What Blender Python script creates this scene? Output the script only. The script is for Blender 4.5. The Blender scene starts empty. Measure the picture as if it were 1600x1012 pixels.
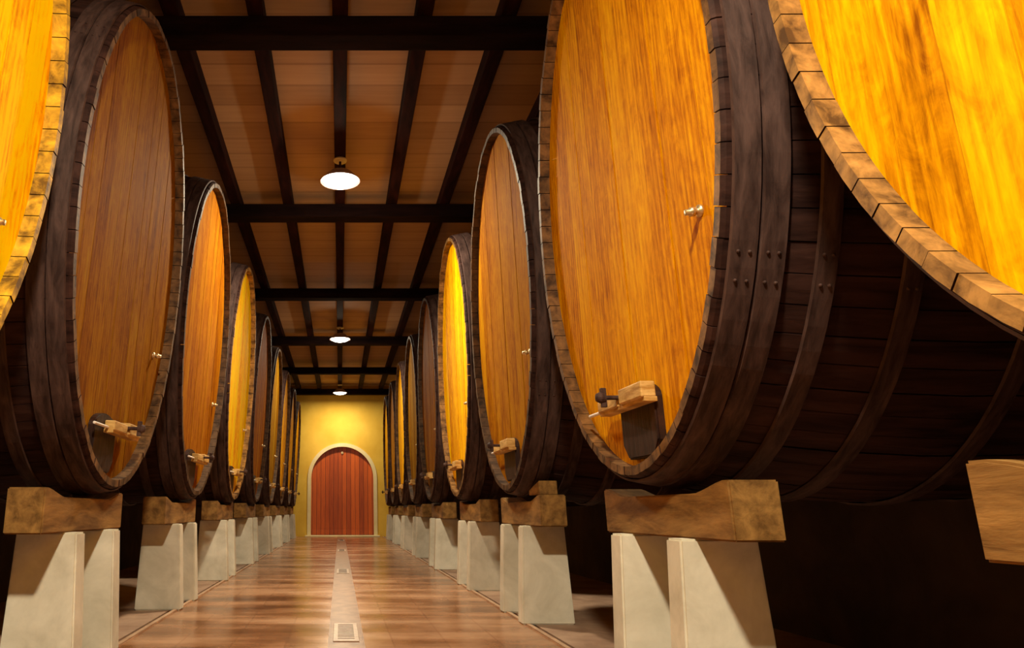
import bpy, bmesh, math, random
from mathutils import Vector, Matrix

# ------------------------------------------------------------------ camera, world, exposure
S = 1.6                      # metres per survey unit (distance from the aisle's axis to the cask heads)
EYE = 0.60 * S               # camera height
scene = bpy.context.scene
C = scene.collection
PI = math.pi

cam_data = bpy.data.cameras.new('camera')
cam = bpy.data.objects.new('camera', cam_data)
C.objects.link(cam)
cam.location = (0, 0, EYE)
cam.rotation_euler = (math.radians(90 + 14.2), 0, 0)
cam_data.sensor_width = 36.0
cam_data.lens = 1139.0 / 1600.0 * 36.0
cam_data.shift_x = (800 - 531) / 1600.0
cam_data.shift_y = (509 - 506) / 1600.0
cam_data.clip_start = 0.02
scene.camera = cam

world = bpy.data.worlds.new('world')
scene.world = world
world.use_nodes = True
world.node_tree.nodes['Background'].inputs[0].default_value = (0.5, 0.35, 0.3, 1)
world.node_tree.nodes['Background'].inputs[1].default_value = 0.0

scene.view_settings.view_transform = 'Standard'
scene.view_settings.look = 'None'
scene.view_settings.exposure = 0.12
scene.view_settings.gamma = 1.0
scene.view_settings.use_curve_mapping = False

LAMP_COLOUR = (1.0, 0.85, 0.60)
LAMP_POWER = 200.0           # downward light of each pendant
LAMP_SIDE = 42.0            # light of the bulging glass, all round
LAMPS_Y = (0.10, 5.65, 11.5, 17.05)
LAMP_GAIN = (2.3, 1.15, 0.85, 0.60)
SIDE_GAIN = (2.0, 0.75, 0.6, 0.10)

Z = lambda h: h * S + EYE    # survey height above the eye -> world z

# ------------------------------------------------------------------ materials
def new_mat(name):
    m = bpy.data.materials.new(name)
    m.use_nodes = True
    nt = m.node_tree
    return m, nt, nt.nodes['Principled BSDF']

def nd(nt, kind, **kw):
    n = nt.nodes.new(kind)
    for k, v in kw.items():
        if k.startswith('i_'):
            key = k[2:]
            n.inputs[int(key) if key.isdigit() else key.replace('_', ' ')].default_value = v
        else:
            setattr(n, k, v)
    return n

def ramp(nt, stops, interp='LINEAR'):
    r = nt.nodes.new('ShaderNodeValToRGB')
    r.color_ramp.interpolation = interp
    e = r.color_ramp.elements
    while len(e) < len(stops): e.new(0.5)
    for el, (p, c) in zip(e, stops):
        el.position = p
        el.color = (*c, 1) if len(c) == 3 else c
    return r

def mixc(nt, a, b, fac, mode='MIX'):
    n = nt.nodes.new('ShaderNodeMix')
    n.data_type = 'RGBA'; n.blend_type = mode; n.clamp_result = False
    L = nt.links
    for sock, val in ((n.inputs[0], fac), (n.inputs[6], a), (n.inputs[7], b)):
        if hasattr(val, 'links'): L.new(val, sock)
        elif isinstance(val, (int, float)): sock.default_value = val
        else: sock.default_value = (*val, 1) if len(val) == 3 else val
    return n.outputs[2]

def mathn(nt, op, a, b=None, clamp=False):
    n = nt.nodes.new('ShaderNodeMath'); n.operation = op; n.use_clamp = clamp
    for i, v in enumerate((a, b)):
        if v is None: continue
        if hasattr(v, 'links'): nt.links.new(v, n.inputs[i])
        else: n.inputs[i].default_value = v
    return n.outputs[0]

def coords(nt, scale=(1, 1, 1), loc=(0, 0, 0), perobj=0.0):
    tc = nt.nodes.new('ShaderNodeTexCoord')
    mp = nt.nodes.new('ShaderNodeMapping')
    mp.inputs['Scale'].default_value = scale
    mp.inputs['Location'].default_value = loc
    src = tc.outputs['Object']
    if perobj:
        oi = nt.nodes.new('ShaderNodeObjectInfo')
        ml = mathn(nt, 'MULTIPLY', oi.outputs['Random'], perobj)
        cb = nt.nodes.new('ShaderNodeCombineXYZ')
        nt.links.new(ml, cb.inputs[0]); nt.links.new(ml, cb.inputs[2])
        va = nt.nodes.new('ShaderNodeVectorMath'); va.operation = 'ADD'
        nt.links.new(src, va.inputs[0]); nt.links.new(cb.outputs[0], va.inputs[1])
        src = va.outputs[0]
    nt.links.new(src, mp.inputs['Vector'])
    return mp.outputs['Vector'], tc

def bump(nt, bsdf, height, strength=0.3, dist=0.01):
    b = nt.nodes.new('ShaderNodeBump')
    b.inputs['Strength'].default_value = strength
    b.inputs['Distance'].default_value = dist
    nt.links.new(height, b.inputs['Height'])
    nt.links.new(b.outputs[0], bsdf.inputs['Normal'])

def mat_head():
    """varnished oak head boards, running vertically; the object's colour sets the tone of each cask"""
    m, nt, b = new_mat('oak_head')
    L = nt.links
    v, tc = coords(nt, perobj=7.0)
    sep = nt.nodes.new('ShaderNodeSeparateXYZ'); L.new(tc.outputs['Object'], sep.inputs[0])
    # boards
    yb = mathn(nt, 'MULTIPLY', sep.outputs[1], 1 / 0.205)
    wob = nd(nt, 'ShaderNodeTexNoise', i_Scale=0.6)
    cell = mathn(nt, 'FLOOR', yb)
    fr = mathn(nt, 'FRACT', yb)
    wn = nt.nodes.new('ShaderNodeTexWhiteNoise'); wn.noise_dimensions = '2D'
    oi = nt.nodes.new('ShaderNodeObjectInfo')
    cb = nt.nodes.new('ShaderNodeCombineXYZ'); L.new(cell, cb.inputs[0]); L.new(oi.outputs['Random'], cb.inputs[1])
    L.new(cb.outputs[0], wn.inputs['Vector'])
    # grain offset per board
    off = mathn(nt, 'MULTIPLY', wn.outputs['Value'], 13.0)
    cb2 = nt.nodes.new('ShaderNodeCombineXYZ'); L.new(off, cb2.inputs[0]); L.new(off, cb2.inputs[2])
    va = nt.nodes.new('ShaderNodeVectorMath'); va.operation = 'ADD'
    L.new(v, va.inputs[0]); L.new(cb2.outputs[0], va.inputs[1])
    def grain(sc, scale, detail, rough, dist=0.0):
        mp = nt.nodes.new('ShaderNodeMapping'); mp.inputs['Scale'].default_value = sc
        L.new(va.outputs[0], mp.inputs['Vector'])
        n = nd(nt, 'ShaderNodeTexNoise', i_Scale=scale, i_Detail=detail, i_Roughness=rough, i_Distortion=dist)
        L.new(mp.outputs[0], n.inputs['Vector'])
        return n.outputs[0]
    fine = grain((1, 7, 0.5), 6.5, 7.0, 0.68, 0.4)
    mott = grain((1, 2.4, 1.15), 4.2, 6.0, 0.7, 1.2)
    broad = grain((1, 1.8, 0.35), 1.3, 3.0, 0.6, 0.8)
    # figured growth lines
    mp = nt.nodes.new('ShaderNodeMapping'); mp.inputs['Scale'].default_value = (1, 4.6, 0.42)
    L.new(va.outputs[0], mp.inputs['Vector'])
    wv = nd(nt, 'ShaderNodeTexWave', i_Scale=1.5, i_Distortion=7.5, i_Detail=3.0, i_Detail_Scale=1.3, i_Detail_Roughness=0.6)
    wv.wave_type = 'BANDS'; wv.bands_direction = 'Y'
    L.new(mp.outputs[0], wv.inputs['Vector'])
    s = mathn(nt, 'MULTIPLY', fine, 0.50)
    s = mathn(nt, 'ADD', s, mathn(nt, 'MULTIPLY', mott, 0.42))
    s = mathn(nt, 'ADD', s, mathn(nt, 'MULTIPLY', wv.outputs[1], 0.07))
    s = mathn(nt, 'ADD', s, mathn(nt, 'MULTIPLY', broad, 0.42))
    s = mathn(nt, 'ADD', s, mathn(nt, 'MULTIPLY', wn.outputs['Value'], 0.12))
    r = ramp(nt, [(0.52, (0.20, 0.050, 0.0008)), (0.68, (0.50, 0.180, 0.0012)), (0.82, (0.72, 0.33, 0.0016)), (1.0, (0.86, 0.50, 0.002))])
    L.new(s, r.inputs[0])
    # joints between boards
    d = mathn(nt, 'ABSOLUTE', mathn(nt, 'SUBTRACT', fr, 0.5))
    joint = mathn(nt, 'GREATER_THAN', d, 0.490)
    jn = mathn(nt, 'MULTIPLY', joint, 0.30)
    col = mixc(nt, r.outputs[0], (0.16, 0.04, 0.004), jn)
    # wear: dark drips and grime towards the hatch, with its own outline
    st = grain((1, 5.0, 0.35), 2.2, 3.0, 0.6)
    stain = mathn(nt, 'MULTIPLY', mathn(nt, 'GREATER_THAN', st, 0.68), 0.35)
    col = mixc(nt, col, (0.18, 0.05, 0.006), stain)
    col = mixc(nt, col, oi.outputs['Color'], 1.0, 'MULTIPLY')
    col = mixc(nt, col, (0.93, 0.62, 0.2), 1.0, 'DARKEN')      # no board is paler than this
    L.new(col, b.inputs['Base Color'])
    b.inputs['Roughness'].default_value = 0.72
    b.inputs['Specular IOR Level'].default_value = 0.03
    h = mathn(nt, 'SUBTRACT', mathn(nt, 'ADD', mathn(nt, 'MULTIPLY', fine, 0.5), mathn(nt, 'MULTIPLY', mott, 0.3)), mathn(nt, 'MULTIPLY', joint, 0.6))
    bump(nt, b, h, 0.28, 0.012)
    return m

def mat_noise(name, c0, c1, scale=(1, 1, 1), nscale=5.0, rough=0.7, detail=5, lo=0.35, hi=0.68, bstr=0.3, bdist=0.01,
              spec=0.3, metal=0.0, perobj=5.0, dist=0.4, coat=0.0):
    m, nt, b = new_mat(name)
    v, tc = coords(nt, scale=scale, perobj=perobj)
    n = nd(nt, 'ShaderNodeTexNoise', i_Scale=nscale, i_Detail=detail, i_Roughness=0.62, i_Distortion=dist)
    nt.links.new(v, n.inputs['Vector'])
    r = ramp(nt, [(lo, c0), (hi, c1)])
    nt.links.new(n.outputs[0], r.inputs[0])
    nt.links.new(r.outputs[0], b.inputs['Base Color'])
    b.inputs['Roughness'].default_value = rough
    b.inputs['Specular IOR Level'].default_value = spec
    b.inputs['Metallic'].default_value = metal
    b.inputs['Coat Weight'].default_value = coat
    bump(nt, b, n.outputs[0], bstr, bdist)
    return m

M = {}
M['head'] = mat_head()
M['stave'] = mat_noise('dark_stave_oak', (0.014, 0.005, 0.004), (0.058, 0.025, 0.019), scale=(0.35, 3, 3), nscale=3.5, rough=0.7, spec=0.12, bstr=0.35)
M['chime'] = mat_noise('stave_end_grain', (0.10, 0.055, 0.020), (0.62, 0.40, 0.16), scale=(1, 1, 1), nscale=9.0, rough=0.6, bstr=0.5, bdist=0.006)
_nt = M['chime'].node_tree; _b = _nt.nodes['Principled BSDF']; _src = _b.inputs['Base Color'].links[0].from_socket
_oi = _nt.nodes.new('ShaderNodeObjectInfo')
_nt.links.new(mixc(_nt, _src, _oi.outputs['Color'], 1.0, 'MULTIPLY'), _b.inputs['Base Color'])
M['iron'] = mat_noise('dark_hoop_iron', (0.028, 0.014, 0.012), (0.095, 0.054, 0.046), scale=(3, 0.6, 0.6), nscale=7.0, rough=0.65, metal=0.0, spec=0.18)
M['hatch'] = mat_noise('dark_hatch_wood', (0.012, 0.004, 0.003), (0.045, 0.015, 0.008), scale=(1, 5, 0.8), nscale=5.0, rough=0.5)
M['bar'] = mat_noise('pale_crossbar_wood', (0.42, 0.22, 0.045), (0.85, 0.58, 0.22), scale=(1, 0.9, 5), nscale=5.0, rough=0.6)
M['brass'] = mat_noise('tarnished_brass', (0.45, 0.32, 0.14), (0.85, 0.72, 0.45), nscale=20.0, rough=0.35, metal=0.8)
M['cradle'] = mat_noise('cradle_timber', (0.13, 0.060, 0.012), (0.36, 0.19, 0.050), scale=(3, 0.6, 3), nscale=4.0, rough=0.75, bstr=0.5, bdist=0.012, dist=0.3)
M['pillar'] = mat_noise('worn_concrete', (0.56, 0.53, 0.42), (0.86, 0.83, 0.70), nscale=2.6, rough=0.85, lo=0.3, hi=0.7, bstr=0.35)
M['beam'] = mat_noise('dark_beam_timber', (0.005, 0.002, 0.002), (0.016, 0.006, 0.005), scale=(0.5, 3, 3), nscale=3.0, rough=0.85, spec=0.08, perobj=3.0)
M['joist'] = mat_noise('dark_joist_timber', (0.010, 0.003, 0.003), (0.034, 0.009, 0.007), scale=(3, 0.5, 3), nscale=3.0, rough=0.85, spec=0.08, perobj=3.0)
M['door'] = None
M['cream'] = mat_noise('cream_plaster', (0.78, 0.66, 0.34), (0.86, 0.76, 0.46), nscale=2.0, rough=0.8, bstr=0.1)
M['groove'] = mat_noise('dark_gutter', (0.05, 0.020, 0.012), (0.10, 0.045, 0.025), nscale=5.0, rough=0.6)
M['kerb'] = mat_noise('kerb_stone', (0.42, 0.25, 0.15), (0.62, 0.42, 0.27), nscale=5.0, rough=0.5)
M['side_floor'] = mat_noise('bare_side_floor', (0.30, 0.18, 0.12), (0.48, 0.32, 0.22), nscale=3.0, rough=0.6)
M['cover'] = mat_noise('pale_drain_cover', (0.48, 0.34, 0.25), (0.68, 0.54, 0.42), nscale=16.0, rough=0.35, spec=0.5)
M['channel'] = mat_noise('drain_channel_stone', (0.21, 0.095, 0.045), (0.38, 0.20, 0.11), nscale=7.0, rough=0.35, spec=0.5)
M['shade'] = mat_noise('enamel_lamp_shade', (0.34, 0.22, 0.20), (0.42, 0.28, 0.25), nscale=6.0, rough=0.35, bstr=0.02, spec=0.5)
M['plate'] = mat_noise('white_canopy_plate', (0.86, 0.82, 0.78), (0.92, 0.88, 0.84), nscale=6.0, rough=0.4, bstr=0.02)
M['dark_wall'] = mat_noise('dark_plaster', (0.035, 0.022, 0.014), (0.07, 0.042, 0.026), nscale=2.0, rough=0.9)

def mat_end_wall():
    m, nt, b = new_mat('yellow_plaster')
    v, tc = coords(nt)
    n = nd(nt, 'ShaderNodeTexNoise', i_Scale=1.1, i_Detail=5.0, i_Roughness=0.6)
    nt.links.new(v, n.inputs['Vector'])
    r = ramp(nt, [(0.3, (0.70, 0.42, 0.035)), (0.7, (0.84, 0.56, 0.075))])
    nt.links.new(n.outputs[0], r.inputs[0]); nt.links.new(r.outputs[0], b.inputs['Base Color'])
    b.inputs['Roughness'].default_value = 0.85
    return m
M['end_wall'] = mat_end_wall()

def mat_planks(name, width, c0, c1, axis=0, rough=0.45, gap=(0.05, 0.01, 0.004)):
    m, nt, b = new_mat(name); L = nt.links
    v, tc = coords(nt)
    sep = nt.nodes.new('ShaderNodeSeparateXYZ'); L.new(tc.outputs['Object'], sep.inputs[0])
    y = mathn(nt, 'MULTIPLY', sep.outputs[axis], 1 / width)
    cell = mathn(nt, 'FLOOR', y); fr = mathn(nt, 'FRACT', y)
    wn = nt.nodes.new('ShaderNodeTexWhiteNoise'); wn.noise_dimensions = '1D'
    L.new(cell, wn.inputs['W'])
    mp = nt.nodes.new('ShaderNodeMapping')
    sc = [0.5, 0.5, 0.5]; sc[axis] = 6; mp.inputs['Scale'].default_value = sc
    L.new(v, mp.inputs['Vector'])
    n = nd(nt, 'ShaderNodeTexNoise', i_Scale=3.0, i_Detail=4.0); L.new(mp.outputs[0], n.inputs['Vector'])
    s = mathn(nt, 'ADD', mathn(nt, 'MULTIPLY', wn.outputs[0], 0.5), mathn(nt, 'MULTIPLY', n.outputs[0], 0.6))
    r = ramp(nt, [(0.2, c0), (0.85, c1)]); L.new(s, r.inputs[0])
    d = mathn(nt, 'ABSOLUTE', mathn(nt, 'SUBTRACT', fr, 0.5))
    j = mathn(nt, 'GREATER_THAN', d, 0.46)
    L.new(mixc(nt, r.outputs[0], gap, j), b.inputs['Base Color'])
    b.inputs['Roughness'].default_value = rough
    bump(nt, b, mathn(nt, 'SUBTRACT', s, j), 0.3, 0.01)
    return m
M['door'] = mat_planks('red_brown_door_boards', 0.165, (0.30, 0.040, 0.003), (0.66, 0.12, 0.008), axis=0)
M['ceiling'] = mat_planks('ceiling_boards', 0.42, (0.40, 0.24, 0.125), (0.54, 0.35, 0.20), axis=1, rough=0.8, gap=(0.36, 0.21, 0.11))

def mat_floor():
    m, nt, b = new_mat('glazed_red_floor'); L = nt.links
    v, tc = coords(nt)
    n = nd(nt, 'ShaderNodeTexNoise', i_Scale=1.3, i_Detail=6.0, i_Roughness=0.65); L.new(v, n.inputs['Vector'])
    mp = nt.nodes.new('ShaderNodeMapping'); mp.inputs['Scale'].default_value = (0.4, 1.5, 1); L.new(v, mp.inputs['Vector'])
    n2 = nd(nt, 'ShaderNodeTexNoise', i_Scale=1.5, i_Detail=2.5, i_Roughness=0.5); L.new(mp.outputs[0], n2.inputs['Vector'])
    s = mathn(nt, 'ADD', mathn(nt, 'MULTIPLY', n.outputs[0], 0.45), mathn(nt, 'MULTIPLY', n2.outputs[0], 0.6))
    r = ramp(nt, [(0.38, (0.13, 0.042, 0.016)), (0.50, (0.34, 0.150, 0.065)), (0.64, (0.58, 0.32, 0.175))])  # tile mottling, with lit patches and shadow streaks painted into the colour
    L.new(s, r.inputs[0])
    br = nd(nt, 'ShaderNodeTexBrick', i_Scale=1.0, i_Mortar_Size=0.008, i_Brick_Width=0.4, i_Row_Height=0.4)
    br.offset = 0.0
    L.new(v, br.inputs['Vector'])
    br.inputs['Color1'].default_value = (1, 1, 1, 1); br.inputs['Color2'].default_value = (0.86, 0.84, 0.82, 1)
    br.inputs['Mortar'].default_value = (0.80, 0.75, 0.72, 1)
    L.new(mixc(nt, r.outputs[0], br.outputs[0], 1.0, 'MULTIPLY'), b.inputs['Base Color'])
    rr = nt.nodes.new('ShaderNodeMapRange')
    rr.inputs['To Min'].default_value = 0.10; rr.inputs['To Max'].default_value = 0.36
    L.new(n2.outputs[0], rr.inputs[0]); L.new(rr.outputs[0], b.inputs['Roughness'])
    b.inputs['Specular IOR Level'].default_value = 0.5
    bump(nt, b, mathn(nt, 'ADD', n2.outputs[0], mathn(nt, 'MULTIPLY', n.outputs[0], 0.4)), 0.22, 0.02)
    return m
M['floor'] = mat_floor()

def mat_emit(name, colour, strength):
    m, nt, b = new_mat(name)
    b.inputs['Base Color'].default_value = (0.9, 0.88, 0.8, 1)
    b.inputs['Emission Color'].default_value = (*colour, 1)
    b.inputs['Emission Strength'].default_value = strength
    return m
M['glow'] = mat_emit('lit_lamp_glass', (1.0, 0.93, 0.80), 7.0)

# ------------------------------------------------------------------ mesh helpers
def obj(name, bm, mats, parent=None, smooth=False, loc=None):
    bmesh.ops.recalc_face_normals(bm, faces=bm.faces)
    me = bpy.data.meshes.new(name)
    bm.to_mesh(me); bm.free()
    for mm in (mats if isinstance(mats, (list, tuple)) else [mats]): me.materials.append(mm)
    if smooth:
        for p in me.polygons: p.use_smooth = True
    o = bpy.data.objects.new(name, me)
    C.objects.link(o)
    if parent: o.parent = parent
    if loc: o.location = loc
    return o

def box(bm, x0, x1, y0, y1, z0, z1, bev=0.0, mi=0):
    r = bmesh.ops.create_cube(bm, size=1.0, matrix=Matrix.Translation(((x0 + x1) / 2, (y0 + y1) / 2, (z0 + z1) / 2)) @ Matrix.Diagonal((x1 - x0, y1 - y0, z1 - z0, 1)))
    vs = r['verts']
    fs = {f for v in vs for f in v.link_faces}
    for f in fs: f.material_index = mi
    if bev:
        es = list({e for v in vs for e in v.link_edges})
        bmesh.ops.bevel(bm, geom=es, offset=bev, segments=2, affect='EDGES', profile=0.5)
    return vs

def lathe(bm, prof, seg=32, axis='z', mi=0, cap=True):
    """revolve (r, h) pairs about an axis through the origin"""
    rings = []
    for r, h in prof:
        ring = []
        for i in range(seg):
            a = 2 * PI * i / seg
            p = (r * math.cos(a), r * math.sin(a), h) if axis == 'z' else (h, r * math.cos(a), r * math.sin(a))
            ring.append(bm.verts.new(p))
        rings.append(ring)
    for a, b in zip(rings, rings[1:]):
        for i in range(seg):
            f = bm.faces.new((a[i], a[(i + 1) % seg], b[(i + 1) % seg], b[i])); f.material_index = mi
    if cap:
        for ring in (rings[0], rings[-1]):
            try: bm.faces.new(ring).material_index = mi
            except ValueError: pass
    return rings

def xform(bm, verts, mat):
    bmesh.ops.transform(bm, matrix=mat, verts=verts)

def tag(o, label=None, cat=None, group=None, kind=None):
    if label: o['label'] = label
    if cat: o['category'] = cat
    if group: o['group'] = group
    if kind: o['kind'] = kind
    return o

def struct(name, bm, m, smooth=False):
    return tag(obj(name, bm, m, smooth=smooth), kind='structure')

def copy_tree(o, parent=None):
    c = o.copy(); C.objects.link(c)
    if parent: c.parent = parent
    for ch in list(o.children): copy_tree(ch, c)
    return c

# ------------------------------------------------------------------ survey numbers
NEAR, FAR = -5.0, 18.0            # room's ends along the aisle
WALL = 2.95                       # side walls
KERB = 1.03                       # half width of the aisle floor
H_BEAM, H_JOIST, H_CEIL = 2.75, 2.885, 3.005
RY, RZ = 0.865, 1.17              # half width and half height of an oval cask head
CASK_LEN = 1.62

# ------------------------------------------------------------------ the room
bm = bmesh.new()
def quad(bm, x0, x1, y0, y1, z, mi):
    f = bm.faces.new([bm.verts.new(p) for p in ((x0, y0, z), (x1, y0, z), (x1, y1, z), (x0, y1, z))]); f.material_index = mi
box(bm, -KERB * S, KERB * S, NEAR * S, FAR * S, -0.1, 0.0, mi=0)
box(bm, -WALL * S, -(KERB + 0.03) * S, NEAR * S, FAR * S, -0.1, 0.0, mi=1)
box(bm, (KERB + 0.03) * S, WALL * S, NEAR * S, FAR * S, -0.1, 0.0, mi=1)
box(bm, -(KERB + 0.03) * S, -KERB * S, NEAR * S, FAR * S, -0.1, -0.03, mi=2)
box(bm, KERB * S, (KERB + 0.03) * S, NEAR * S, FAR * S, -0.1, -0.03, mi=2)
struct('floor', bm, [M['floor'], M['side_floor'], M['groove']])
for i, s in enumerate((-1, 1)):
    bm = bmesh.new()
    xs = sorted((s * (KERB - 0.022) * S, s * KERB * S))
    box(bm, xs[0], xs[1], NEAR * S, FAR * S, 0.0, 0.012)
    struct('trim_%d' % (i + 1), bm, M['kerb'])

bm = bmesh.new(); box(bm, -WALL * S, WALL * S, NEAR * S, FAR * S, Z(H_CEIL), Z(H_CEIL) + 0.15)
struct('ceiling', bm, M['ceiling'])
top = Z(H_CEIL) + 0.15
bm = bmesh.new(); box(bm, -WALL * S - 0.2, -WALL * S, NEAR * S - 0.2, FAR * S + 0.2, -0.1, top); struct('wall_left', bm, M['dark_wall'])
bm = bmesh.new(); box(bm, WALL * S, WALL * S + 0.2, NEAR * S - 0.2, FAR * S + 0.2, -0.1, top); struct('wall_right', bm, M['dark_wall'])
bm = bmesh.new(); box(bm, -WALL * S, WALL * S, NEAR * S - 0.2, NEAR * S, -0.1, top); struct('wall_front', bm, M['dark_wall'])

# end wall with the arched doorway cut out of it
DX, DW, DSPR = 0.06 * S, 0.75 * S, 1.36 * S       # door centre, half width, spring height
ZB = 0.0
def arch_pts(w, spring, n=28, x0=DX):
    pts = [(x0 - w, 0.0)]
    for i in range(n + 1):
        a = PI - PI * i / n
        pts.append((x0 + w * math.cos(a), spring + w * math.sin(a)))
    pts.append((x0 + w, 0.0))
    return pts
YW = FAR * S
bm = bmesh.new()
inner = arch_pts(DW, DSPR)
# wall built as columns of quads above and beside the arch
def wall_face(y):
    vs = []
    L_, R_ = -WALL * S, WALL * S
    n = len(inner)
    ins = [bm.verts.new((x, y, z)) for x, z in inner]
    tops = [bm.verts.new((x, y, top)) for x, z in inner]
    for i in range(1, n - 2):
        bm.faces.new((ins[i], ins[i + 1], tops[i + 1], tops[i]))
    lb, lt = bm.verts.new((L_, y, 0)), bm.verts.new((L_, y, top))
    rb, rt = bm.verts.new((R_, y, 0)), bm.verts.new((R_, y, top))
    bm.faces.new((lb, ins[0], ins[1], tops[1], lt))
    bm.faces.new((ins[n - 1], rb, rt, tops[n - 2], ins[n - 2]))
    for v in (tops[0], tops[n - 1]): bm.verts.remove(v)
    return ins
a = wall_face(YW); b_ = wall_face(YW + 0.3)
for i in range(len(a) - 1): bm.faces.new((a[i], a[i + 1], b_[i + 1], b_[i]))
struct('wall_back', bm, M['end_wall'])
# surround
bm = bmesh.new()
o_, i_ = arch_pts(DW + 0.14, DSPR), arch_pts(DW, DSPR)
vo = [[bm.verts.new((x, y, z)) for x, z in o_] for y in (YW - 0.035, YW + 0.0)]
vi = [[bm.verts.new((x, y, z)) for x, z in i_] for y in (YW - 0.035, YW + 0.12)]
for k in range(len(o_) - 1):
    bm.faces.new((vo[0][k], vo[0][k + 1], vi[0][k + 1], vi[0][k]))
    bm.faces.new((vo[0][k], vo[0][k + 1], vo[1][k + 1], vo[1][k]))
    bm.faces.new((vi[0][k], vi[0][k + 1], vi[1][k + 1], vi[1][k]))
struct('trim_3', bm, M['cream'])
bm = bmesh.new(); box(bm, DX - DW - 0.2, DX + DW + 0.2, YW - 0.55, YW + 0.2, 0.0, 0.05, bev=0.008)
struct('trim_4', bm, M['cream'])
# door: a root with boarded leaf, ledge and a small brass disc near the top
door = bpy.data.objects.new('door_1', None); C.objects.link(door); door.location = (DX, YW + 0.14, 0.05)
tag(door, 'arched door of red-brown boards at the far end of the aisle', 'door', kind='structure')
bm = bmesh.new()
pts = [(x - DX, max(0, z - 0.05)) for x, z in arch_pts(DW, DSPR)]
f = bm.faces.new([bm.verts.new((x, 0, z)) for x, z in pts])
ex = bmesh.ops.extrude_face_region(bm, geom=[f])
bmesh.ops.translate(bm, vec=(0, 0.06, 0), verts=[v for v in ex['geom'] if isinstance(v, bmesh.types.BMVert)])
obj('door_panel', bm, M['door'], door)
bm = bmesh.new(); box(bm, -DW + 0.02, DW - 0.02, -0.025, 0.0, 0.02, 0.2, bev=0.005)
obj('kick_board', bm, M['door'], door)
bm = bmesh.new(); lathe(bm, [(0.0, 0.0), (0.05, 0.0), (0.05, 0.03), (0.0, 0.035)], 16); xform(bm, bm.verts, Matrix.Rotation(PI / 2, 4, 'X'))
obj('brass_disc', bm, M['brass'], door, loc=(0.0, -0.002, DSPR + DW - 0.28))

# rear sleeper walls under the backs of the casks (kept as room trim)
REAR_H = Z(0.10)
for i, s in enumerate((-1, 1)):
    bm = bmesh.new(); xs = sorted((s * 2.28 * S, s * 2.42 * S))
    box(bm, xs[0], xs[1], NEAR * S + 0.01, (FAR - 0.01) * S, 0.0, REAR_H - 0.05)
    struct('trim_%d' % (i + 5), bm, M['dark_wall'])

# ------------------------------------------------------------------ roof timbers
ORD = ['nearest', 'second', 'third', 'fourth', 'fifth', 'sixth', 'seventh', 'eighth', 'ninth', 'tenth', 'eleventh', 'twelfth']
bproto = None
BEAMLAB = ['thick dark crossbeam above the camera, over the nearest casks',
           'thick dark crossbeam at the top edge of the picture, nearest of those in view',
           'dark crossbeam just behind the largest hanging lamp, second in view',
           'dark crossbeam between the two nearer hanging lamps, third in view',
           'dark crossbeam just behind the second hanging lamp, fourth in view',
           'thin looking dark crossbeam between second and farthest lamps, fifth in view',
           'farthest dark crossbeam, against the yellow end wall']
for k in range(-1, 6):
    yf = (3.95 + 2.775 * k) * S
    if bproto is None:
        bm = bmesh.new(); box(bm, -WALL * S, WALL * S, -0.16 * S, 0, 0, (H_JOIST - H_BEAM) * S, bev=0.012)
        o = bproto = obj('crossbeam', bm, M['beam'])
    else:
        o = bproto.copy(); C.objects.link(o)
    o.location = (0, yf, Z(H_BEAM))
    tag(o, BEAMLAB[k + 1], 'beam', 'dark crossbeams under the ceiling')
jp = None
JX = [-2, -1, 0, 1, 2, 3, -3, 4, -4, 5, -5]
JLAB = {-2: 'dark lengthwise joist above the left row of cask heads, second left of the lamps',
        -1: 'dark lengthwise joist, first to the left of the hanging lamps',
        0: 'central dark lengthwise joist that carries the hanging lamps',
        1: 'dark lengthwise joist, first to the right of the hanging lamps',
        2: 'dark lengthwise joist above the right row of heads, second right of the lamps',
        3: 'dark lengthwise joist over the right casks, third right of the lamps',
        -3: 'dark lengthwise joist over the left casks, third left of the lamps',
        4: 'dark lengthwise joist over the right casks, fourth right of the lamps',
        -4: 'dark lengthwise joist over the left casks, fourth left of the lamps',
        5: 'dark lengthwise joist beside the right wall', -5: 'dark lengthwise joist beside the left wall'}
for k in JX:
    if jp is None:
        bm = bmesh.new(); box(bm, -0.047 * S, 0.047 * S, NEAR * S + 0.01, FAR * S - 0.01, 0, (H_CEIL - H_JOIST) * S, bev=0.008)
        o = jp = obj('ceiling_joist', bm, M['joist'])
    else:
        o = jp.copy(); C.objects.link(o)
    o.location = (k * 0.508 * S + 0.003, 0, Z(H_JOIST))
    tag(o, JLAB[k], 'joist', 'dark lengthwise ceiling joists')

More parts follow.
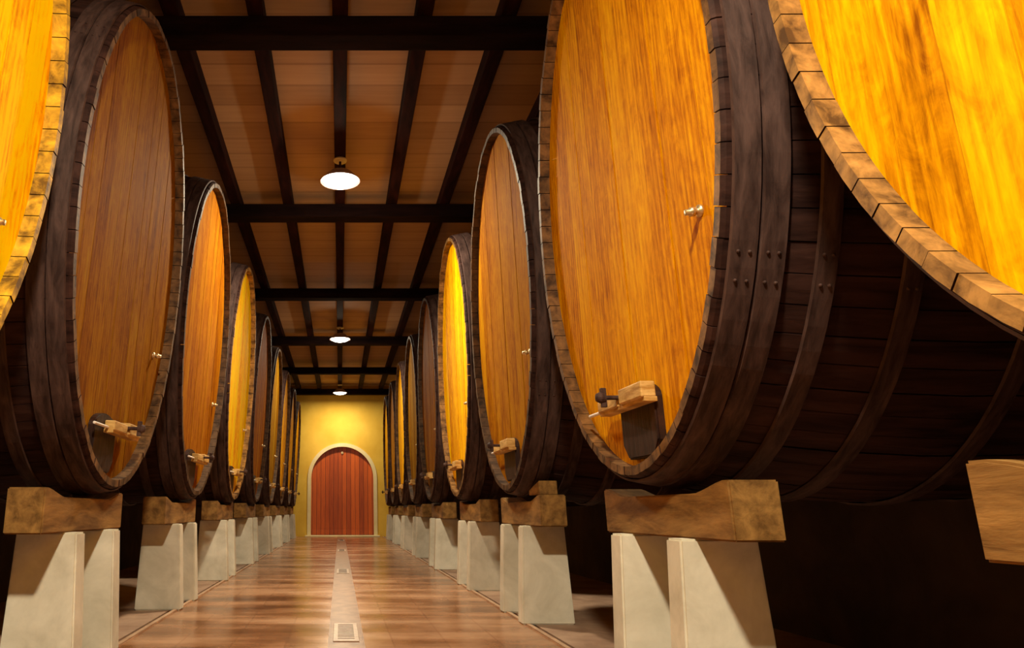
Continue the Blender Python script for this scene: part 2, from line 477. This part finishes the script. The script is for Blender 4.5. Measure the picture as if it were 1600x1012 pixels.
# ------------------------------------------------------------------ hanging lamps
def make_lamp():
    root = bpy.data.objects.new('hanging_lamp', None); C.objects.link(root)
    # origin: centre of the rim
    t = 0.195 * S
    R_ = 0.166 * S
    bm = bmesh.new(); lathe(bm, [(0.0, t), (0.055 * S, t), (0.058 * S, t - 0.02), (0.052 * S, t - 0.035), (0.0, t - 0.035)], 32, cap=False)
    obj('canopy_plate', bm, M['plate'], root, True)
    bm = bmesh.new(); lathe(bm, [(0.016, t - 0.03), (0.016, 0.10 * S), (0.03, 0.098 * S), (0.03, 0.085 * S)], 16)
    obj('stem', bm, M['iron'], root, True)
    bm = bmesh.new()
    outer = [(0.03, 0.096 * S), (0.05 * S, 0.092 * S), (0.085 * S, 0.078 * S), (0.115 * S, 0.052 * S), (0.14 * S, 0.022 * S), (R_, 0.0), (R_ + 0.006, -0.006)]
    innr = [(r - 0.006, h - 0.006) for r, h in reversed(outer)]
    lathe(bm, outer + innr, 40, cap=False)
    obj('lamp_shade', bm, M['shade'], root, True)
    bm = bmesh.new()
    prof = [(0.150 * S * math.cos(a), 0.008 * S - 0.055 * S * math.sin(a)) for a in [PI / 2 * i / 10 for i in range(11)]]
    prof[-1] = (0.001, prof[-1][1])
    lathe(bm, prof, 40)
    obj('lamp_glass', bm, M['glow'], root, True)
    return root
lproto = None
LLAB = ['hanging lamp above the camera, over the nearest casks', 'largest lit hanging lamp with a wide shade, high over the aisle',
        'second lit hanging lamp down the aisle, half the size of the nearest',
        'farthest small lit hanging lamp, in front of the yellow end wall']
for k, yl in enumerate(LAMPS_Y):
    if lproto is None: r = lproto = make_lamp()
    else: r = copy_tree(lproto)
    zr = Z(H_JOIST) - 0.195 * S
    r.location = (0.003 * S, yl * S, zr)
    tag(r, LLAB[k], 'lamp', 'hanging lamps along the aisle')
    ld = bpy.data.lights.new('lamp_down', 'AREA'); ld.shape = 'DISK'; ld.size = 0.26 * S; ld.color = LAMP_COLOUR
    ld.energy = LAMP_POWER * LAMP_GAIN[k]
    lo = bpy.data.objects.new('lamp_down', ld); C.objects.link(lo); lo.location = (0.003 * S, yl * S, zr - 0.056 * S)
    lp = bpy.data.lights.new('lamp_bulb', 'POINT'); lp.shadow_soft_size = 0.05; lp.color = LAMP_COLOUR
    lp.energy = LAMP_SIDE * SIDE_GAIN[k]
    lo = bpy.data.objects.new('lamp_bulb', lp); C.objects.link(lo); lo.location = (0.003 * S, yl * S, zr - 0.085 * S)

# ------------------------------------------------------------------ casks
def bulge(lx):
    """how much wider the cask is at depth lx (survey units behind the head)"""
    u = (lx - CASK_LEN / 2) / (CASK_LEN / 2)
    return 1 + 0.075 * (1 - u * u)

def cask_staves():
    rnd = random.Random(5)
    bm = bmesh.new()
    N = 84
    T = 0.036                                   # thickness of a stave end
    xs = [0.0, 0.012, 0.1, 0.25, 0.45, 0.7, 0.95, 1.2, 1.4, 1.55, CASK_LEN]
    hz = RZ                                     # local origin is the bottom of the head
    for k in range(N):
        a0, a1 = 2 * PI * k / N, 2 * PI * (k + 1) / N
        g = (a1 - a0) * 0.02
        jut = rnd.uniform(-0.0022, 0.0022)
        dr = rnd.uniform(-0.0015, 0.0015)
        rows = []
        for j, x in enumerate(xs):
            F = bulge(x)
            row = []
            for q in range(3):
                a = a0 + g + (a1 - a0 - 2 * g) * q / 2
                rr = 1.0 if q == 1 else 0.999
                e = -0.006 if j == 0 else 0.0   # softened arris
                row.append(bm.verts.new(((x + (jut if j < 2 else 0)) * S, (RY * F + dr + e) * rr * math.cos(a) * S, (hz + (RZ * F + dr + e) * rr * math.sin(a)) * S)))
            rows.append(row)
        # inner edge of the end, and the inner face back to the head board
        inn = []
        for x in (0.0, 0.16):
            row = []
            for q in range(3):
                a = a0 + g + (a1 - a0 - 2 * g) * q / 2
                row.append(bm.verts.new(((x + (jut if x == 0 else 0)) * S, (RY - T) * math.cos(a) * S, (hz + (RZ - T) * math.sin(a)) * S)))
            inn.append(row)
        for r0, r1 in zip(rows, rows[1:]):
            for q in range(2): bm.faces.new((r0[q], r0[q + 1], r1[q + 1], r1[q])).material_index = 0
        for q in range(2):
            bm.faces.new((rows[0][q], rows[0][q + 1], inn[0][q + 1], inn[0][q])).material_index = 1
            bm.faces.new((inn[0][q], inn[0][q + 1], inn[1][q + 1], inn[1][q])).material_index = 1
        # sides of the stave at the chime so the joints read as dark gaps
        for q in (0, 2):
            bm.faces.new((rows[0][q], inn[0][q], inn[1][q], rows[3][q], rows[2][q], rows[1][q])).material_index = 0
    # liner just under the staves so the joints do not show through
    ring = []
    for x in (0.02, 0.3, 0.6, 0.95, 1.3, CASK_LEN - 0.02):
        F = bulge(x)
        ring.append([bm.verts.new((x * S, (RY * F - 0.012) * math.cos(2 * PI * i / 66) * S, (hz + (RZ * F - 0.012) * math.sin(2 * PI * i / 66)) * S)) for i in range(66)])
    for r0, r1 in zip(ring, ring[1:]):
        for i in range(66): bm.faces.new((r0[i], r0[(i + 1) % 66], r1[(i + 1) % 66], r1[i])).material_index = 0
    bm.faces.new(ring[-1]).material_index = 0
    return bm

def cask_head(recess=0.05):
    """head board: a dished oval of vertical boards, each a hair proud or shy of the next"""
    rnd = random.Random(9)
    bm = bmesh.new()
    ry, rz = (RY - 0.036) * S, (RZ - 0.036) * S
    bw = 0.205
    n = int(ry // bw) + 1
    for k in range(-n, n):
        y0, y1 = max(k * bw + 0.001, -ry * 0.9999), min((k + 1) * bw - 0.001, ry * 0.9999)
        if y1 <= y0: continue
        x = recess * S + rnd.uniform(-0.0025, 0.0025)
        st = 8
        ys = [y0 + (y1 - y0) * i / st for i in range(st + 1)]
        hi = [(x, y, RZ * S + rz * math.sqrt(max(0, 1 - (y / ry) ** 2))) for y in ys]
        lo = [(x, y, RZ * S - rz * math.sqrt(max(0, 1 - (y / ry) ** 2))) for y in ys]
        vh = [bm.verts.new(p) for p in hi]; vl = [bm.verts.new(p) for p in lo]
        vh2 = [bm.verts.new((p[0] + 0.06, p[1], p[2])) for p in hi]; vl2 = [bm.verts.new((p[0] + 0.06, p[1], p[2])) for p in lo]
        for i in range(st):
            bm.faces.new((vl[i], vl[i + 1], vh[i + 1], vh[i]))
            bm.faces.new((vl2[i], vl2[i + 1], vh2[i + 1], vh2[i]))
            bm.faces.new((vh[i], vh[i + 1], vh2[i + 1], vh2[i]))
            bm.faces.new((vl[i], vl[i + 1], vl2[i + 1], vl2[i]))
        for i in (0, st): bm.faces.new((vl[i], vh[i], vh2[i], vl2[i]))
    return bm

def hoop(x0, w):
    bm = bmesh.new()
    t = 0.008
    N = 96
    prof = [(x0, 0.0005), (x0 + 0.003, t), (x0 + w - 0.003, t), (x0 + w, 0.0005)]
    rings = []
    for x, d in prof:
        F = bulge(x)
        rings.append([bm.verts.new((x * S, (RY * F + d + 0.004) * math.cos(2 * PI * i / N) * S, (RZ + (RZ * F + d + 0.004) * math.sin(2 * PI * i / N)) * S)) for i in range(N)])
    rings.append(rings[0])
    for r0, r1 in zip(rings, rings[1:]):
        for i in range(N):
            try: bm.faces.new((r0[i], r0[(i + 1) % N], r1[(i + 1) % N], r1[i]))
            except ValueError: pass
    # rivets where the strap laps
    for a in (0.55, 0.62, PI + 0.55, PI + 0.62):
        for fx in (0.3, 0.7):
            x = x0 + w * fx; F = bulge(x)
            p = Vector((x * S, (RY * F + t + 0.004) * math.cos(a) * S, (RZ + (RZ * F + t + 0.004) * math.sin(a)) * S))
            bmesh.ops.create_uvsphere(bm, u_segments=8, v_segments=5, radius=0.008, matrix=Matrix.Translation(p))
    return bm

REC = 0.05
def make_cask():
    root = bpy.data.objects.new('oval_wine_cask', None); C.objects.link(root)
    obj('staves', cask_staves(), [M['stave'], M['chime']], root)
    hd = obj('head_boards', cask_head(REC), M['head'], root)
    for x, w_ in ((0.022, 0.070), (0.096, 0.066), (0.235, 0.055), (0.45, 0.055), (0.78, 0.055), (1.10, 0.055), (1.36, 0.06), (1.50, 0.07)):
        obj('iron_hoop', hoop(x, w_), M['iron'], root)
    hx = REC * S
    # hatch low in the head: arched slab with rounded shoulders
    zc = RZ * S                                       # centre of the head above the origin
    bm = bmesh.new()
    w, zb, zt = 0.15 * S, zc - 1.115 * S, zc - 0.88 * S
    pts = [(-w * 0.72, zb + 0.01), (-w, zb + 0.09)] + [(-w * math.cos(a), zt - 0.06 + 0.10 * math.sin(a)) for a in [PI * i / 12 for i in range(13)]] + [(w, zb + 0.09), (w * 0.72, zb + 0.01)]
    f = bm.faces.new([bm.verts.new((hx - 0.045, y, z)) for y, z in pts])
    ex = bmesh.ops.extrude_face_region(bm, geom=[f])
    bmesh.ops.translate(bm, vec=(0.05, 0, 0), verts=[v for v in ex['geom'] if isinstance(v, bmesh.types.BMVert)])
    bmesh.ops.bevel(bm, geom=[e for e in bm.edges if all(abs(v.co.x - (hx - 0.045)) < 1e-5 for v in e.verts)], offset=0.01, segments=2, affect='EDGES')
    hatch = obj('hatch_door', bm, M['hatch'], root); hatch['label'] = 'dark low hatch with a pale crossbar'
    bm = bmesh.new()
    zb2 = zc - 0.925 * S
    box(bm, hx - 0.125, hx - 0.045, -0.215 * S, -0.02 * S, zb2, zb2 + 0.085, bev=0.008)
    box(bm, hx - 0.120, hx - 0.045, 0.005 * S, 0.20 * S, zb2 - 0.004, zb2 + 0.065, bev=0.008)
    box(bm, hx - 0.110, hx - 0.040, -0.215 * S, 0.20 * S, zb2 - 0.022, zb2 + 0.004, bev=0.004)
    obj('crossbar', bm, M['bar'], hatch)
    bm = bmesh.new()
    lathe(bm, [(0.013, 0.0), (0.013, 0.16), (0.028, 0.165), (0.032, 0.19), (0.022, 0.21), (0.0, 0.215)], 16)
    xform(bm, bm.verts, Matrix.Translation((hx - 0.03, -0.008 * S, zb2 + 0.045)) @ Matrix.Rotation(-PI / 2, 4, 'Y'))
    v = box(bm, -0.055, 0.055, -0.012, 0.012, -0.016, 0.016, bev=0.004)
    nv = [q for q in bm.verts if abs(q.co.x) < 0.08 and abs(q.co.z) < 0.03]
    xform(bm, nv, Matrix.Translation((hx - 0.20, -0.008 * S, zb2 + 0.045)) @ Matrix.Rotation(PI / 2, 4, 'Y') @ Matrix.Rotation(0.0, 4, 'Z'))
    obj('wing_bolt', bm, M['iron'], hatch)
    bm = bmesh.new()
    lathe(bm, [(0.010, 0.0), (0.010, 0.19 * S), (0.006, 0.192 * S)], 12)
    xform(bm, bm.verts, Matrix.Translation((hx - 0.07, 0.19 * S, zb2 + 0.015)) @ Matrix.Rotation(-PI / 2, 4, 'X'))
    obj('hatch_rod', bm, M['plate'], hatch)
    # sampling tap, small turned cock on a rose
    bm = bmesh.new()
    lathe(bm, [(0.0, 0.0), (0.030, 0.0), (0.030, 0.012), (0.016, 0.018), (0.014, 0.03), (0.022, 0.034), (0.022, 0.052), (0.014, 0.056), (0.014, 0.075), (0.0, 0.076)], 20)
    xform(bm, bm.verts, Matrix.Translation((hx, -0.585 * S, zc - 0.437 * S)) @ Matrix.Rotation(-PI / 2 - 0.12, 4, 'Y'))
    tap = obj('sampling_tap', bm, M['brass'], root, True); tap['label'] = 'small pale metal sampling tap'
    return root

def make_cradle():
    """bolster beam with a shallow hollow cut in its top for the cask's belly"""
    bm = bmesh.new()
    L_, H_, T_ = 0.485 * S, 0.165 * S, 0.14 * S
    n = 24
    top_ = []
    for i in range(n + 1):
        y = -L_ + 2 * L_ * i / n
        d = 0.052 * min(1.0, 1.7 * max(0, 1 - (y / (0.43 * S)) ** 2))
        top_.append((y, H_ - d))
    va = [bm.verts.new((0, y, z)) for y, z in top_]; vb = [bm.verts.new((T_, y, z)) for y, z in top_]
    ba = [bm.verts.new((0, y, 0)) for y, z in top_]; bb = [bm.verts.new((T_, y, 0)) for y, z in top_]
    for i in range(n):
        bm.faces.new((va[i], va[i + 1], vb[i + 1], vb[i])); bm.faces.new((ba[i], ba[i + 1], bb[i + 1], bb[i]))
        bm.faces.new((va[i], va[i + 1], ba[i + 1], ba[i])); bm.faces.new((vb[i], vb[i + 1], bb[i + 1], bb[i]))
    for i in (0, n): bm.faces.new((va[i], vb[i], bb[i], ba[i]))
    bmesh.ops.recalc_face_normals(bm, faces=bm.faces)
    sharp = [e for e in bm.edges if len(e.link_faces) == 2 and e.calc_face_angle(0) > 0.9]
    bmesh.ops.bevel(bm, geom=sharp, offset=0.008, segments=2, affect='EDGES')
    return obj('timber_cradle', bm, M['cradle'])

CR_BOT = Z(-0.083)
def make_pillar():
    bm = bmesh.new()
    h = CR_BOT
    t0 = (0.0, 0.235 * S, -0.05 * S, 0.05 * S)
    b0 = (-0.03 * S, 0.255 * S, -0.055 * S, 0.055 * S)
    lv = []
    for z, (x0, x1, y0, y1) in ((0.0, b0), (h, t0)):
        lv.append([bm.verts.new(p) for p in ((x0, y0, z), (x1, y0, z), (x1, y1, z), (x0, y1, z))])
    for i in range(4): bm.faces.new((lv[0][i], lv[0][(i + 1) % 4], lv[1][(i + 1) % 4], lv[1][i]))
    bm.faces.new(lv[0]); bm.faces.new(lv[1])
    bmesh.ops.recalc_face_normals(bm, faces=bm.faces)
    bmesh.ops.bevel(bm, geom=bm.edges[:], offset=0.01, segments=2, affect='EDGES')
    return obj('concrete_pillar', bm, M['pillar'])

def make_chock():
    bm = bmesh.new()
    pts = [(-0.10 * S, 0), (0.12 * S, 0), (0.12 * S, 0.03 * S), (0.0, 0.055 * S), (-0.10 * S, 0.075 * S)]
    f = bm.faces.new([bm.verts.new((0, y, z)) for y, z in pts])
    ex = bmesh.ops.extrude_face_region(bm, geom=[f])
    bmesh.ops.translate(bm, vec=(0.10 * S, 0, 0), verts=[v for v in ex['geom'] if isinstance(v, bmesh.types.BMVert)])
    bmesh.ops.recalc_face_normals(bm, faces=bm.faces)
    bmesh.ops.bevel(bm, geom=bm.edges[:], offset=0.006, segments=1, affect='EDGES')
    return obj('timber_chock', bm, M['cradle'])

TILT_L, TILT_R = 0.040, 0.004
# tone of each head (varnish, with lamp brightness also put into the colour), saddle and place words
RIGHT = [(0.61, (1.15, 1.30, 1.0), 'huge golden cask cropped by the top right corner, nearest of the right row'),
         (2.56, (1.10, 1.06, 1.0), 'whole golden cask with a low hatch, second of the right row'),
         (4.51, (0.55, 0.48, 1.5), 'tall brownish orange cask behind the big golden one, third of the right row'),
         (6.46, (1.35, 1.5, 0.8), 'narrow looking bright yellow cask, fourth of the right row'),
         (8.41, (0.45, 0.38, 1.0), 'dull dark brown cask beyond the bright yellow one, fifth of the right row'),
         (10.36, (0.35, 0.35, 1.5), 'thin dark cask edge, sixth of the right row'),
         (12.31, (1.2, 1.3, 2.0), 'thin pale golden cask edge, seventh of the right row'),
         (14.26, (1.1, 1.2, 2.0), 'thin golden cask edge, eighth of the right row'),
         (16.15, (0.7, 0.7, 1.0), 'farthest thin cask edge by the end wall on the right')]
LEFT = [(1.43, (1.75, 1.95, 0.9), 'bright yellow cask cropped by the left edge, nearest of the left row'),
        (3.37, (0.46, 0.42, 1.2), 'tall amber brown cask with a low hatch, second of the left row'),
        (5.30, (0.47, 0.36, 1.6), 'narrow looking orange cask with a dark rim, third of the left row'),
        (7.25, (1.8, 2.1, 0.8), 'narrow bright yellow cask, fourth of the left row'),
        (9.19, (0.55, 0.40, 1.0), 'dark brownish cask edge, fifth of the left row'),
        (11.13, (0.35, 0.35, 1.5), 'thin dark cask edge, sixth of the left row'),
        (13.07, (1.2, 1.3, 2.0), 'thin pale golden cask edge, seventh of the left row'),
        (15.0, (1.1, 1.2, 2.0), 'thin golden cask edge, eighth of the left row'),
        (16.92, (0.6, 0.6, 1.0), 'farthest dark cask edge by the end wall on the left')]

# tone of the stave ends: most are dark, a few are paler or yellower
CHIME = {(1, 0): (0.75, 0.62, 0.42), (-1, 0): (1.35, 1.25, 0.18), (1, 1): (0.42, 0.33, 0.28), (-1, 1): (0.40, 0.33, 0.32), (1, 3): (0.6, 0.5, 0.4), (-1, 3): (0.9, 0.75, 0.5)}
cask0, cradle0, pillar0, chock0 = make_cask(), make_cradle(), make_pillar(), make_chock()
used = {'cask': 0, 'cradle': 0, 'pillar': 0, 'chock': 0}
def inst(key, proto):
    used[key] += 1
    return proto if used[key] == 1 else copy_tree(proto)

for side, row, aisle, hc, tilt in ((1, RIGHT, 1.0, 1.282, TILT_R), (-1, LEFT, 0.97, 1.268, TILT_L)):
    word = 'right' if side > 0 else 'left'
    for k, (yc, tone, lab) in enumerate(row):
        c = inst('cask', cask0)
        base_x = aisle + tilt * RZ
        c.location = (side * base_x * S, yc * S, Z(hc - RZ - (0.022 if side > 0 and k == 0 else 0)))
        c.rotation_euler = (0, -tilt, 0 if side > 0 else PI)
        tag(c, lab, 'cask', 'oval wine casks in two rows along the aisle')
        for ch in c.children:
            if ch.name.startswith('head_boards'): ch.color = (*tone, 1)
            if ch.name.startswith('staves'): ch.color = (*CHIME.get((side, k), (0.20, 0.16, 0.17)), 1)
            if ch.name.startswith('hatch_door'):
                dy = -0.045 * S if side > 0 else 0.15 * S     # the hatch sits off centre, the bar does not
                ch.location.y = dy
                for g in ch.children: g.location.y = -dy * (1.0 if side > 0 else 1.15)
        who = ORD[k] + ' cask of the ' + word + ' row' if k else 'nearest cask of the ' + word + ' row'
        if k == len(row) - 1: who = 'farthest cask of the ' + word + ' row'
        cr = inst('cradle', cradle0)
        shift = {(1, 0): 0.20, (1, 1): 0.0, (1, 2): 0.0, (1, 3): -0.24, (-1, 0): 0.0, (-1, 1): -0.15, (-1, 2): -0.20, (-1, 3): -0.20}.get((side, k), -0.14)
        ycr = yc - 0.03 + shift
        cr.location = (side * 1.065 * S, ycr * S, CR_BOT)
        cr.rotation_euler = (0, 0, 0 if side > 0 else PI)
        tag(cr, 'heavy brown timber bolster under the front of the ' + who, 'timber beam', 'timber cradles under the casks')
        for j, dy in enumerate((-0.235, 0.245)):
            p = inst('pillar', pillar0)
            p.location = (side * 1.02 * S, (yc + dy + shift) * S, 0)
            p.rotation_euler = (0, 0, 0 if side > 0 else PI)
            tag(p, 'pale concrete post, the %s of two under the %s' % ('nearer' if j == 0 else 'farther', who), 'post', 'concrete posts under the cask cradles')
ck = inst('chock', chock0)
ck.location = (1.075 * S, (4.49 - 0.36) * S, CR_BOT + 0.165 * S)
tag(ck, 'dim wooden wedge on the bolster under the third cask of the right row', 'wedge')

# ------------------------------------------------------------------ drain down the middle of the aisle
bm = bmesh.new()
xc = 0.03 * S
box(bm, xc - 0.078 * S, xc + 0.078 * S, 0.5 * S, FAR * S - 0.6, 0.0, 0.004)
box(bm, xc - 0.085 * S, xc - 0.078 * S, 0.5 * S, FAR * S - 0.6, 0.0, 0.007)
box(bm, xc + 0.078 * S, xc + 0.085 * S, 0.5 * S, FAR * S - 0.6, 0.0, 0.007)
struct('trim_7', bm, M['channel'])
DLAB = ['pale square drain cover nearest the camera in the middle of the aisle', 'second pale drain cover in the middle of the aisle',
        'third small pale drain cover down the aisle', 'farthest pale drain cover before the arched door']
d0 = None
for k, yd in enumerate((3.95, 7.75, 11.7, 15.6)):
    if d0 is None:
        d0 = bpy.data.objects.new('drain_cover', None); C.objects.link(d0)
        bm = bmesh.new(); box(bm, -0.062 * S, 0.062 * S, -0.27 * S, 0.27 * S, 0.0, 0.010, bev=0.003)
        obj('cover_plate', bm, M['cover'], d0)
        bm = bmesh.new()
        for i in range(-5, 6): box(bm, -0.04 * S, 0.04 * S, i * 0.07 - 0.009, i * 0.07 + 0.009, 0.0095, 0.0115)
        obj('slots', bm, M['groove'], d0)
        r = d0
    else: r = copy_tree(d0)
    r.location = (xc, yd * S, 0.004)
    tag(r, DLAB[k], 'drain cover', 'drain covers along the aisle')
